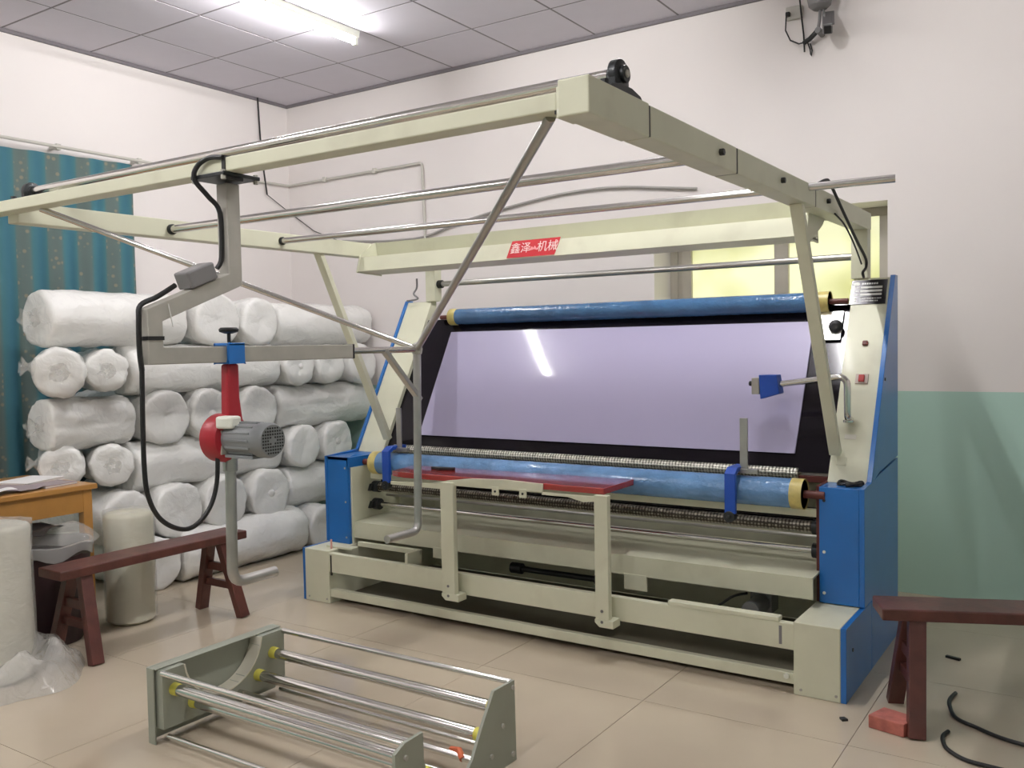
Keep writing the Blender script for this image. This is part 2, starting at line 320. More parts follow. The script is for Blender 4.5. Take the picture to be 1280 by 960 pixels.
for z in (.618, .513):
    o = part('bearing', G().cyl((2.182, -1.42, z), .034, 0, .05, 'x', 18).prism([(-1.48, z - .02), (-1.36, z - .02), (-1.38, z + .02), (-1.46, z + .02)], 'x', 2.182, 2.206), M_iron, MC, .003)
    o = part('bearing', G().cyl((4.795, -1.42, z), .034, 0, .04, 'x', 18), M_iron, MC)
# screen
part('screen_surround', G().prism(lean(.845, 1.625, .028, .05), 'x', 2.2, 4.842), M_darkpanel, MC, .002)
part('screen', G().prism(lean(.925, 1.543, .017, .03), 'x', 2.425, 4.675), pmat('lilac_frosted_glass', srgb(166, 160, 190), .55, var=.02, vscale=1.5, coat=1), MC, .002, 'large lilac glass inspection screen')
part('lamp_reflector', G().prism(lean(1.45, 1.59, .012, .026), 'x', 4.70, 4.812), pmat('polished_plate', (.95, .95, .94, 1), .3, .85), MC, .002, 'bright polished plate with black knob')
part('knob', G().lathe([(.03, 0), (.034, -.012), (.03, -.03), (.016, -.04)], (4.785, cy_(1.515) + .015, 1.515), 'y', 18), M_black, MC)
# red shelf on two posts
sh = part('shelf', G().prism([(2.70, -1.845), (2.80, -1.872), (3.0, -1.872), (3.2, -1.866), (3.985, -1.872), (3.985, -1.56), (2.66, -1.62)], 'z', .768, .797), M_redboard, MC, .003, 'red wooden hand shelf')
for a, b in ((3.065, 3.145), (3.948, 4.016)):
    o = part('shelf_post', G().box(a, b, -1.90, -1.868, .2, .768).prism([(a - .004, .2), (b + .022, .2), (b + .022, .165), (a + .02, .165), (a - .004, .185)], 'y', -1.902, -1.83), M_cream, MC, .002)
    for z in (.19, .24): part('screw', G().cyl(((a + b) / 2, -1.902, z), .007, -.003, .001, 'y', 8, .0005), M_grey, o)
br = part('shelf_bracket', G().prism([(2.99, .752), (3.10, .775), (3.25, .795), (3.45, .803), (3.665, .797), (3.665, .757), (3.3, .752)], 'y', -1.884, -1.874).prism([(3.66, .757), (3.95, .757), (3.95, .735), (3.88, .728), (3.80, .745), (3.66, .745)], 'y', -1.882, -1.874).prism([(2.72, .748), (3.07, .752), (3.07, .728), (2.72, .73)], 'y', -1.882, -1.874), M_cream, MC, .001)
for x in (3.375, 3.535):
    part('tab', G().box(x, x + .04, -1.886, -1.878, .722, .765), M_cream, br, .002); part('screw', G().cyl((x + .02, -1.886, .742), .006, -.003, .001, 'y', 8, .0005), M_black, br)
solo('utility_knife', G().prism([(2.86, -1.715), (2.92, -1.73), (3.0, -1.70), (3.0, -1.68), (2.93, -1.695), (2.87, -1.70)], 'z', .797, .812), M_black, 'small black folding knife lying on the red shelf', 'knife', (2.93, -1.70, .797), bevel=.003)
# blue clamps with upright fabric guides
for x, xf in ((4.452, .05), (2.41, .05)):
    o = part('guide_clamp', G().prism([(-1.60, .68), (-1.60, .86), (-1.56, .885), (-1.44, .885), (-1.44, .868), (-1.55, .865), (-1.578, .85), (-1.578, .68)], 'x', x, x + .05), M_bluebox, MC, .002)
    part('fabric_guide', G().box(x + .045, x + .081, -1.52, -1.512, .862, 1.105).box(x + .03, x + .13, -1.53, -1.505, .855, .875), M_pipe, o, .001)
    part('clamp_knob', G().cyl((x + .022, -1.585, .665), .026, -.02, .02, 'y', 14).cyl((x + .022, -1.61, .665), .008, -.004, .004, 'y', 8), M_iron, o)
# switch arm on the right column
lv = part('switch_arm', G().tube([(4.91, cy_(1.08) + .01, 1.083), (4.91, -1.27, 1.09), (4.91, -1.27, 1.288), (4.60, -1.27, 1.247)], .015, 12, .05).cyl((4.91, -1.25, 1.075), .024, 0, .012, 'z', 16), M_chrome, MC)
sb = part('sensor_box', G().prism([(4.515, 1.292), (4.598, 1.292), (4.612, 1.205), (4.522, 1.178)], 'y', -1.305, -1.23), M_bluebox, lv, .003, 'small blue sensor box')
part('sensor_head', G().box(4.478, 4.516, -1.30, -1.24, 1.20, 1.278), M_steel, lv, .003); part('sensor_lens', G().cyl((4.478, -1.27, 1.25), .012, -.02, .0, 'x', 12), M_black, lv)
# column fittings
def on_col(xc, z, w, h, t=.004):  # small plate lying on the leaning column front
    d = Vector((0, S_, 1)).normalized(); c = Vector((xc, cy_(z), z)); n = Vector((0, -1, S_)).normalized(); g = G(); u = Vector((1, 0, 0))
    P = [c + u * i * w / 2 + d * j * h / 2 + n * k * t for k in (-.2, 1) for i, j in ((-1, -1), (1, -1), (1, 1), (-1, 1))]
    return g.add(P, [(0, 3, 2, 1), (4, 5, 6, 7), (0, 1, 5, 4), (1, 2, 6, 5), (2, 3, 7, 6), (3, 0, 4, 7)])
def col_mat(xc, z, t): 
    d = Vector((0, S_, 1)).normalized(); n = Vector((0, -1, S_)).normalized(); c = Vector((xc, cy_(z), z)) + n * t
    return Matrix(((1, d.x, n.x, c.x), (0, d.y, n.y, c.y), (0, d.z, n.z, c.z), (0, 0, 0, 1)))
cr = cols[1]
M_print = pmat('white_print', srgb(224, 224, 220), .5)
npz = 1.677
npl = part('name_plate', on_col(4.918, npz, .165, .135, .003), pmat('black_name_plate', srgb(34, 32, 36), .12, spec=.25), MC, label='black name plate with white print')
def plate_bits(name, rects, m):
    g = G(); Mx = col_mat(4.918, npz, .0034)
    for x, y, w_, h_ in rects:
        P = [Mx @ Vector((x + i * w_ / 2, y + j * h_ / 2, k)) for k in (-.0005, .0004) for i, j in ((-1, -1), (1, -1), (1, 1), (-1, 1))]
        g.add(P, [(0, 3, 2, 1), (4, 5, 6, 7), (0, 1, 5, 4), (1, 2, 6, 5), (2, 3, 7, 6), (3, 0, 4, 7)])
    return part(name, g, m, npl)
plate_bits('blank_field', [(.012, y, .1, .0115) for y in (.026, .006, -.014)], M_print)
plate_bits('field_name', [(x, y, .004, .007) for y in (.026, .006, -.014) for x in (-.062, -.055, -.048)], M_print)
plate_bits('small_print', [(-.03 + .0075 * i, y, .0045 if (i * 7 + k) % 3 else .003, .006) for k, y in enumerate((-.036, -.05)) for i in range(13 - 2 * k)] + [(-.057, -.036, .008, .008), (-.057, -.05, .009, .009)], M_print)
plate_bits('heading', [(-.03 + .011 * i, .047, .008, .0095) for i in range(7)], M_print)
_g = G(); _Mx = col_mat(4.918, npz, .0034); _g.add([_Mx @ Vector((-.058 + .016 * math.cos(a), .047 + .0095 * math.sin(a), k)) for k in (-.0005, .0004) for a in [2 * PI * q / 16 for q in range(16)]], [tuple(range(15, -1, -1)), tuple(range(16, 32))] + [(i, (i + 1) % 16, 16 + (i + 1) % 16, 16 + i) for i in range(16)])
part('logo_oval', _g, M_print, npl)
sw = part('switch_plate', on_col(4.937, 1.266, .056, .05, .006), pmat('silver_switch_plate', srgb(190, 176, 166), .4), MC, .001)
part('switch_knob', G().add(*(lambda q: (q.v, q.f))(on_col(4.937, 1.266, .026, .034, .016))), pmat('red_switch', srgb(176, 42, 40), .4), sw, .003)
part('push_button', on_col(4.933, 1.43, .026, .026, .012), M_brown, MC, .006); 
part('label_tag', on_col(4.892, .905, .045, .04, .002), M_cream, MC, .001); part('label_tag', on_col(4.918, 1.01, .05, .022, .002), pmat('clear_sticker', srgb(226, 224, 212), .1, coat=1), MC)
part('screw', G().cyl((5.034, -1.09, 1.265), .008, -.002, .003, 'x', 8, .0005), M_black, MC)
part('screw', G().cyl((5.034, -1.72, .19), .008, -.002, .003, 'x', 8, .0005), M_black, MC)

# overhead frame
for a, b in ((2.16, 2.236), (4.83, 4.908)): part('post', G().box(a, b, -.855, YB + .01, 1.747, 1.986), M_cream, MC, .003)
AZ0, AZ1 = 1.985, 2.068
for y0, y1, e in ((-3.666, -3.342, .002), (-3.330, -2.688, 0), (-2.676, -1.778, 0), (-1.766, -.783, 0)):
    o = part('arm_section', G().box(4.83 - e, 4.91 + e, y0, y1, AZ0 - e, AZ1 + e), M_cream, MC, .004)
part('arm_core', G().box(4.832, 4.908, -3.6, -.8, AZ0 + .002, AZ1 - .002), M_black, MC)
for y in (-2.836, -2.224, -1.602): part('bolt', G().cyl((4.91, y, 2.028), .011, -.002, .014, 'x', 6, .001), M_black, MC)
part('arm', G().box(2.2, 2.28, -3.56, -.783, AZ0 - .006, AZ1 - .006), M_cream, MC, .004)
part('front_beam', G().box(1.86, 4.80, -3.622, -3.552, 2.013, 2.057), M_cream, MC, .004)
part('beam_bracket', G().box(4.803, 4.83, -3.63, -3.55, 1.992, 2.066), M_cream, MC, .003); part('beam_bracket', G().box(4.793, 4.804, -3.62, -3.556, 2.005, 2.056), M_black, MC)
part('screw', G().cyl((4.815, -3.63, 2.008), .008, -.003, .001, 'y', 10, .0005), M_white, MC)
part('front_roller', G().cyl((0, -3.43, 2.131), .0168, 2.17, 4.85, 'x', 24), M_chrome, MC, label='long chrome roller along the front of the overhead frame')
for x, s in ((4.868, 1), (2.15, 1)):
    o = part('pillow_block', G().lathe([(.014, -.024), (.022, -.024), (.022, -.014), (.038, -.012), (.040, -.009), (.040, .009), (.038, .012), (.022, .014), (.022, .024), (.014, .024)], (x, -3.43, 2.128), 'x', 20).box(x - .011, x + .011, -3.468, -3.392, 2.08, 2.125).prism([(-3.53, 2.07), (-3.33, 2.07), (-3.35, 2.088), (-3.40, 2.098), (-3.46, 2.098), (-3.51, 2.088)], 'x', x - .024, x + .024), M_iron, MC, .0015, 'black pillow block bearing')
    part('grease_nipple', G().cyl((x + .024, -3.43, 2.128), .010, -.002, .005, 'x', 10), M_steel, o)
    for y in (-3.505, -3.355): part('bolt', G().cyl((x, y, 2.086), .011, 0, .016, 'z', 6, .001), M_iron, o)
part('spreader_rod', G().cyl((0, -2.856, 2.017), .0185, 2.27, 4.84, 'x', 20), M_chrome, MC); part('rod_collar', G().cyl((0, -2.856, 2.017), .024, 2.278, 2.296, 'x', 16), M_iron, MC)
part('spreader_rod', G().tube([(2.27, -2.19, 2.02), (5.22, -1.831, 2.055)], .0155, 18), M_chrome, MC, label='long chrome rod sticking out past the right arm')
part('rod_collar', G().cyl((0, -2.188, 2.02), .021, 2.278, 2.294, 'x', 16), M_iron, MC)
part('back_rod', G().cyl((0, -.815, 1.858), .0175, 2.236, 4.83, 'x', 18), M_chrome_dull, MC); part('rod_collar', G().cyl((0, -.815, 1.858), .026, 2.236, 2.27, 'x', 16), M_black, MC)
part('brace', G().bar((4.87, -1.905, 1.992), (4.87, -1.32, .94), .034, .05, (1, 0, 0)), M_cream, MC, .003)
part('brace', G().bar((2.235, -1.885, 1.99), (2.235, -1.345, .90), .03, .05, (1, 0, 0)), M_cream, MC, .003)
# lamp hood with the red sign
HY = -1.6
HT = .03 / .084                              # the hood front leans back
hy = lambda z, d=0: HY - HT * (1.976 - z) - d
part('lamp_hood', G().prism([(hy(1.976), 1.976), (hy(1.892), 1.892), (HY + .17, 1.884), (HY + .135, 2.066), (HY + .131, 2.066), (HY + .164, 1.892), (hy(1.9) + .006, 1.9), (HY + .004, 1.974)], 'x', 2.284, 4.826), M_cream, MC)
for x in (2.284, 4.822): part('hood_end', G().prism([(HY - .004, 1.98), (hy(1.89) - .004, 1.886), (HY + .18, 1.876), (HY + .145, 2.072), (HY + .1, 2.06)], 'x', x - .004, x + .004), M_cream, MC, .001)
part('gusset', G().prism([(-1.62, 1.987), (-1.36, 1.987), (-1.40, 1.955), (-1.60, 1.862), (-1.64, 1.88)], 'x', 4.83, 4.838), M_cream, MC, .001)
M_sign = pmat('red_sign', srgb(196, 44, 52), .4); M_signpink = pmat('pale_sign_print', srgb(240, 214, 210), .5)
def on_hood(pts, d0, d1):
    n = len(pts); g = G(); g.add([(x, hy(z, d), z) for d in (d0, d1) for x, z in pts], [tuple(range(n)), tuple(range(2 * n - 1, n - 1, -1))] + [(i, (i + 1) % n, n + (i + 1) % n, n + i) for i in range(n)]); return g
sg = part('maker_sign', on_hood([(3.318, 1.898), (3.602, 1.898), (3.622, 1.985), (3.336, 1.985)], .001, .004), M_sign, MC, label='red sign with white characters')
RXM = lambda x, z: Matrix.Translation((x, hy(z, .0048), z)) @ Matrix.Rotation(PI / 2 - math.atan(HT), 4, 'X')
lettering('鑫泽', .062, M_signpink, sg, RXM(3.395, 1.942)); lettering('机械', .062, M_signpink, sg, RXM(3.555, 1.942))
part('sign_logo', on_hood([(3.446, 1.930), (3.462, 1.950), (3.471, 1.94), (3.479, 1.952), (3.500, 1.928), (3.476, 1.934), (3.462, 1.93)], .004, .0052), pmat('pink_logo', srgb(236, 150, 150), .5), sg)
# V of chrome stay rods, hanging drop pipe
VX, VY, VZ = 3.5, -2.585, 1.446
part('stay_rod', G().tube([(4.755, -3.575, 2.012), (VX, VY, VZ)], .0135, 14), M_chrome_dull, MC); part('stay_rod', G().tube([(2.47, -3.575, 2.012), (VX, VY, VZ)], .0115, 14), M_chrome, MC)
part('drop_pipe', G().tube([(VX, VY, VZ), (VX, -2.605, .69), (VX, -2.80, .69)], .0165, 14, .04), M_pipe, MC)
part('joint', G().lathe([(.001, -.03), (.02, -.02), (.024, 0), (.02, .02), (.001, .03)], (VX, VY, VZ), 'z', 14), M_steel, MC)
part('stay_brace', G().bar((VX, -2.79, 1.445), (VX, -2.575, 1.235), .02, .026, (1, 0, 0)), M_chrome_dull, MC, .002)
# boom
def offset_poly(P, h):
    P = [Vector(p) for p in P]; L_, R_ = [], []
    for i, p in enumerate(P):
        d0 = (P[i] - P[i - 1]).normalized() if i else (P[1] - P[0]).normalized(); d1 = (P[i + 1] - P[i]).normalized() if i < len(P) - 1 else d0
        n0, n1 = Vector((-d0.y, d0.x)), Vector((-d1.y, d1.x)); m = (n0 + n1).normalized(); k = h / max(.3, m.dot(n0)); L_.append(p + m * k); R_.append(p - m * k)
    return L_ + R_[::-1]
BX = 3.5
bo = part('boom', G().prism(offset_poly([(-3.53, 1.995), (-3.53, 1.685), (-3.835, 1.565), (-3.835, 1.443), (-2.99, 1.443)], .026), 'x', BX - .026, BX + .026), M_steel, MC, .003, 'bent grey square tube boom')
part('boom_rod', G().cyl((BX, 0, 1.445), .0125, -2.995, VY, 'y', 14), M_chrome, bo); part('boom_cap', G().box(BX - .027, BX + .027, -2.993, -2.985, 1.416, 1.47), M_black, bo)
part('mount_plate', G().box(BX - .05, BX + .11, -3.635, -3.49, 2.0, 2.012), M_iron, bo, .002); 
for dx in (-.04, .1):
    for y in (-3.628, -3.5): part('bolt', G().cyl((BX + dx, y, 1.988), .008, 0, .03, 'z', 6, .001), M_steel, bo)
part('strap', G().box(BX + .09, BX + .105, -3.626, -3.555, 1.99, 2.062), M_black, bo)
jb = part('junction_box', G().bar((BX, -3.715, 1.672), (BX, -3.615, 1.712), .055, .07, (1, 0, 0)), M_grey, bo, .006, 'grey junction box')
for a in (-.02, 0, .02): part('rib', G().bar((BX + .0275, -3.71, 1.674 + a), (BX + .0275, -3.62, 1.71 + a), .006, .004, (1, 0, 0)), M_grey, jb)
part('cable', G().cable([(BX + .1, -3.628, 2.055), (BX + .04, -3.632, 2.06), (BX - .01, -3.638, 2.04), (BX - .025, -3.64, 2.0), (BX - .012, -3.6, 1.95), (BX + .0, -3.565, 1.9), (BX, -3.564, 1.76), (BX - .005, -3.58, 1.72)], .008, 8), M_black, bo)
part('cable', G().cable([(BX - .01, -3.735, 1.66), (BX - .012, -3.80, 1.622), (BX - .008, -3.86, 1.595), (BX, -3.873, 1.55), (BX, -3.874, 1.46), (BX, -3.868, 1.40)], .008, 8), M_black, bo)
part('tape', G().box(BX - .028, BX + .028, -3.863, -3.807, 1.49, 1.502), M_black, bo)
part('tie', G().bar((BX + .0275, -3.79, 1.60), (BX + .0275, -3.775, 1.53), .002, .004, (1, 0, 0)), M_print, bo)
# control cables on the right arm
part('cable', G().cable([(4.918, -1.78, 2.075), (4.93, -1.70, 2.10), (4.935, -1.65, 2.09), (4.935, -1.45, 2.005), (4.935, -1.2, 1.9), (4.935, -1.02, 1.83), (4.93, -.99, 1.79), (4.925, -1.03, 1.765), (4.92, -1.0, 1.75), (4.9, -.9, 1.75)], .0065, 8), M_black, MC)
part('cable', G().cable([(4.92, -1.52, 1.985), (4.93, -1.4, 1.95), (4.935, -1.25, 1.88), (4.93, -1.08, 1.80)], .004, 6), M_black, MC)
part('cable', G().cable([(2.1, -.87, 1.90), (2.09, -.86, 1.84), (2.08, -.88, 1.80), (2.10, -.86, 1.77), (2.05, -.87, 1.76), (2.02, -.88, 1.757)], .006, 6), M_grey, MC)

# cable loop on the blue box
solo('cable_ring', G().tube([(4.955 + .05 * math.cos(a), -1.41 + .035 * math.sin(a), ZB + .008 + .006 * math.sin(3 * a)) for a in [2 * PI * k / 24 for k in range(24)]] + [(5.0, -1.42, ZB + .01), (4.98, -1.46, ZB + .01), (4.95, -1.475, ZB + .008)], .008, 8), M_black, 'small coil of black cable on top of the blue box', 'cable', (4.955, -1.41, ZB))

# ------------------------------------------------------------------ hanging motor
mo = thing('hanging_motor', 'grey electric motor with red gear housing hanging from the boom', 'motor', (3.5, -3.545, .67))
part('clamp', G().box(3.462, 3.538, -3.578, -3.512, 1.412, 1.425).box(3.462, 3.473, -3.578, -3.512, 1.412, 1.478).box(3.527, 3.538, -3.578, -3.512, 1.412, 1.478).box(3.462, 3.538, -3.578, -3.512, 1.4705, 1.48), M_blue, mo, .002)
part('clamp_knob', G().cyl((3.5, -3.545, 1.48), .006, 0, .04, 'z', 8).lathe([(.012, .03), (.03, .036), (.032, .044), (.026, .05)], (3.5, -3.545, 1.48), 'z', 14), M_black, mo)
part('hanger', G().prism([(-3.568, 1.412), (-3.522, 1.412), (-3.522, 1.3), (-3.512, 1.23), (-3.512, 1.18), (-3.575, 1.18), (-3.572, 1.3)], 'x', 3.481, 3.519), M_red, mo, .008)
part('gear_housing', G().lathe([(.03, -.05), (.068, -.045), (.08, -.03), (.08, .02), (.07, .035), (.05, .04)], (3.485, -3.56, 1.17), 'x', 32), M_red, mo)
mb = part('motor_body', G().lathe([(.05, .035), (.053, .05), (.053, .175), (.056, .178), (.056, .215), (.05, .226)], (3.485, -3.56, 1.17), 'x', 32).box(3.53, 3.66, -3.60, -3.52, 1.112, 1.122), M_motor, mo)
for k in range(14):
    a = 2 * PI * k / 14; part('fin', G().bar((3.54, -3.56 + .054 * math.cos(a), 1.17 + .054 * math.sin(a)), (3.655, -3.56 + .054 * math.cos(a), 1.17 + .054 * math.sin(a)), .004, .006), M_motor, mb)
hole = G().cyl((0, 0, 0), .0033, -.001, .001, 'x', 6, .0002).mesh('vent_hole'); hole.materials.append(M_black)
for i in range(-4, 5):
    for j in range(-4, 5):
        if .012 < math.hypot(i, j) * .0098 < .044:
            o = bpy.data.objects.new('vent_hole', hole); COL.objects.link(o); o.parent = mb; o.location = Vector((3.7113, -3.56 + i * .0098, 1.17 + j * .0098)) - OFF[mo.name]
part('terminal_box', G().bar((3.51, -3.60, 1.225), (3.575, -3.585, 1.225), .05, .04), M_white, mo, .008)
part('bracket', G().box(3.50, 3.525, -3.61, -3.58, 1.12, 1.2), M_steel, mo, .003)
part('handle_pipe', G().tube([(3.5, -3.555, 1.10), (3.5, -3.562, .69), (3.5, -3.38, .69)], .018, 14, .05).cyl((3.5, -3.556, 1.06), .024, 0, .06, 'z', 16), M_pipe, mo)
part('power_cable', G().cable([(3.5, -3.868, 1.41), (3.5, -3.872, 1.25), (3.5, -3.872, 1.10), (3.5, -3.862, 1.02), (3.5, -3.83, .955), (3.5, -3.78, .915), (3.5, -3.725, .90), (3.5, -3.675, .92), (3.5, -3.635, .965), (3.5, -3.612, 1.03), (3.5, -3.605, 1.115)], .0075, 10), M_black, mo)
# ------------------------------------------------------------------ floor roller rack
RK = thing('roller_rack', 'low grey rack with chrome rollers on the floor in front', 'roller rack', (3.55, -3.2, 0))
def arc_cut(y0, y1, zt, yc, zc, r, zb):
    n = 14; pts = [(y0, zb), (y0, zt)]; a0 = math.acos(max(-1, min(1, (zt - zc) / r)))
    ya, yb_ = yc - r * math.sin(a0), yc + r * math.sin(a0)
    for k in range(n + 1):
        a = PI + (PI - a0) - (2 * (PI - a0)) * k / n if False else (-PI / 2 - (PI / 2 - 0) + k * PI / n)
        pts.append((yc + r * math.cos(a), min(zt, zc + r * math.sin(a))))
    return pts + [(y1, zt), (y1, zb)]
zt = .285
lp = part('end_plate', G().box(2.925, 2.933, -3.50, -2.895, .012, zt).box(2.925, 2.975, -3.50, -2.895, zt - .004, zt).box(2.925, 2.965, -3.503, -3.497, 0, zt).box(2.925, 2.965, -2.90, -2.893, .09, zt), M_rack, RK, .001)
part('saddle', G().prism([(p[0], p[1]) for p in arc_cut(-3.49, -2.90, zt - .006, -3.208, .30, .185, .06)], 'x', 2.945, 3.0), M_rack, RK, .001)
part('saddle_lining', G().prism([(-3.208 + .184 * math.cos(a), .30 + .184 * math.sin(a)) for a in [PI + .12 + k * (PI - .24) / 16 for k in range(17)]] + [(-3.208 + .190 * math.cos(a), .30 + .190 * math.sin(a)) for a in [2 * PI - .12 - k * (PI - .24) / 16 for k in range(17)]], 'x', 2.938, 3.004), pmat('pale_saddle_edge', srgb(214, 210, 192), .5), RK)
rp_ = [(-3.545, 0), (-3.545, .265), (-3.50, .285), (-3.415, .287)] + [(-3.413, .2), (-3.39, .115), (-3.34, .07), (-3.27, .052), (-3.21, .062), (-3.165, .1), (-3.11, .185)] + [(-3.035, .287), (-2.91, .285), (-2.905, 0)]
rp_ = part('end_plate', G().prism(rp_, 'x', 4.16, 4.172), M_rack, RK, .001)
for y, z in ((-2.925, .262), (-2.99, .15), (-3.06, .07), (-2.93, .03), (-3.1, .02), (-3.5, .24)): part('bolt', G().cyl((4.172, y, z), .009, -.001, .006, 'x', 8, .001), M_steel, rp_)
def rrod(y, z, r, tape=True, x0=3.0, x1=4.155, m=M_chrome, y2=None, z2=None):
    y2 = y if y2 is None else y2; z2 = z if z2 is None else z2
    o = part('rack_roller' if tape else 'tie_rod', G().tube([(x0, y, z), (x1, y2, z2)], r, 22), m, RK)
    if tape:
        for a in (0, 1):
            x = x0 + .0 if a == 0 else x1 - .055
            yy, zz = (y, z) if a == 0 else (y2, z2)
            part('end_tape', G().lathe([(r + .002, 0), (r + .003, .02), (r + .001, .045)] if a == 0 else [(r + .001, 0), (r + .003, .025), (r + .002, .045)], (x - .012 if a == 0 else x, yy, zz), 'x', 20), M_yellow, o)
            part('bush', G().cyl((x - .02 if a == 0 else x + .04, yy, zz), r * .7, 0, .02, 'x', 14), M_black, o)
rrod(-2.905, .272, .011, False); rrod(-3.488, .272, .011, False, x1=4.16)
rrod(-2.965, .197, .021); rrod(-3.045, .128, .021); rrod(-3.44, .20, .021); rrod(-3.36, .125, .021); rrod(-3.47, .03, .009, False); rrod(-3.14, .085, .013, False); rrod(-2.93, .03, .009, False); rrod(-3.27, .09, .013, False)
part('chain_tie', G().tube([(4.05, -3.12, .09), (4.09, -3.13, .10), (4.12, -3.15, .085)], .012, 8), pmat('orange_tie', srgb(196, 96, 60), .5), RK)

# ------------------------------------------------------------------ benches
def bench(label, loc, rz, L_, inset):
    t = thing('bench', label, 'bench', loc, 'long wooden benches', rz, local=True)
    H = .45; w2 = .095
    part('seat', G().box(0, L_, -w2, w2, H - .045, H), M_wood, t, .006)
    for x, dx in ((inset, -.03), (L_ - inset, .03)):
        for s in (-1, 1):
            part('leg', G().bar((x, s * .05, H - .04), (x + dx, s * .175, .0), .045, .06, (1, 0, 0)), M_wood, t, .003)
        for z, h in ((.24, .045), (.15, .04)):
            ww = .05 + .125 * (H - .04 - z) / (H - .04) ; part('stretcher', G().box(x + dx * .5 - .012, x + dx * .5 + .012, -ww, ww, z, z + h), M_wood, t, .002)
    for o in t.children:
        if o.name.startswith('leg'):
            for v in o.data.vertices: v.co.z = max(v.co.z, 0)
    return t
bench('dark red wooden bench in front of the white rolls, beside the table', (1.785, -3.22, 0), PI / 2, 1.08, .14)
bench('dark red wooden bench at the right edge beside the machine', (5.165, -1.895, 0), math.radians(22.5), 1.15, .13)
solo('wood_block', G().prism([(5.155, -2.005), (5.285, -2.035), (5.32, -1.94), (5.19, -1.90)], 'z', 0, .05), pmat('pinkish_brick', srgb(178, 104, 92), .7, var=.25, vscale=20, bump=.3, bscale=40), 'pinkish brick lying on the floor against the bench leg', 'brick', (5.23, -1.97, 0), bevel=.004)

# ------------------------------------------------------------------ table and what lies on it
tb = thing('work_table', 'yellow varnished wooden table by the curtain', 'table', (1.08, -3.3, 0))
part('table_top', G().box(.73, 1.42, -4.0, -2.735, .737, .765), M_oak, tb, .004)
part('apron', G().box(1.37, 1.395, -3.93, -2.80, .62, .737).box(.755, .775, -3.93, -2.80, .62, .737).box(.775, 1.37, -2.79, -2.77, .62, .737).box(.775, 1.37, -3.95, -3.93, .62, .737), M_oak, tb, .002)
for x in (.75, 1.348):
    for y in (-3.98, -2.805): part('leg', G().box(x, x + .05, y, y + .05, 0, .737), M_oak, tb, .003)
M_paper = pmat('paper', srgb(226, 224, 222), .7, var=.03); M_card = pmat('grey_card', srgb(150, 138, 140), .6); M_tan = pmat('tan_card', srgb(190, 160, 96), .6)
def booklet(name, label, cat, cx, cy, w_, l_, h_, rz, cov, z=.765, sag=0):
    t = thing(name, label, cat, (cx, cy, z), None, rz, local=True)
    part('pages', G().box(-w_ / 2 + .003, w_ / 2 - .003, -l_ / 2 + .003, l_ / 2 - .003, .002, h_ - .002), M_paper, t)
    part('cover', G().box(-w_ / 2, w_ / 2, -l_ / 2, l_ / 2, h_ - .002, h_).box(-w_ / 2, w_ / 2, -l_ / 2, l_ / 2, 0, .002).box(-w_ / 2 - .002, -w_ / 2, -l_ / 2, l_ / 2, 0, h_), cov, t, .0008)
    return t
booklet('booklet', 'thin dark-edged booklet near the table corner', 'booklet', 1.27, -2.90, .15, .2, .012, .2, M_card)
booklet('booklet', 'white booklet lying behind the dark-edged one', 'booklet', 1.06, -2.90, .21, .28, .018, .35, M_paper)
booklet('notebook', 'tan notebook in the middle of the table', 'notebook', 1.05, -3.2, .2, .26, .014, .1, M_tan)
booklet('folder', 'red folder at the left edge of the picture on the table', 'folder', 0.88, -3.32, .22, .3, .05, 0, pmat('red_card', srgb(176, 50, 60), .6))
def sheet(name, label, cat, cx, cy, w_, l_, z, amp, m, rz=0, seed=0):
    t = G(); nx, ny = 14, 14; vv = []
    for a in range(nx + 1):
        for b in range(ny + 1):
            x = (a / nx - .5) * w_; y = (b / ny - .5) * l_
            h = amp * (.5 + noise.noise(Vector((x * 9 + seed, y * 9, 1.3)))) ; h = max(.001, h); X = x * math.cos(rz) - y * math.sin(rz); Y = x * math.sin(rz) + y * math.cos(rz)
            vv.append((cx + X, cy + Y, z + h))
    n = len(vv); vv += [(p[0], p[1], p[2] - .0015) for p in vv]; f = []
    for a in range(nx):
        for b in range(ny):
            i = a * (ny + 1) + b; q = (i, i + ny + 1, i + ny + 2, i + 1); f += [q, tuple(n + k for k in q[::-1])]
    B = [a * (ny + 1) for a in range(nx + 1)] + [nx * (ny + 1) + b for b in range(1, ny + 1)] + [a * (ny + 1) + ny for a in range(nx - 1, -1, -1)] + list(range(ny - 1, 0, -1))
    f += [(B[i], B[(i + 1) % len(B)], n + B[(i + 1) % len(B)], n + B[i]) for i in range(len(B))]
    t.add(vv, f); return solo(name, t, m, label, cat, (cx, cy, z), ang=60)
sheet('open_magazine', 'open white magazine at the front edge of the table', 'magazine', 1.31, -3.28, .19, .26, .765, .03, M_paper, .15, 3)
sheet('cloth', 'grey crumpled cloth beside the open magazine', 'cloth', 1.28, -3.08, .2, .16, .765, .028, M_card, .3, 8)

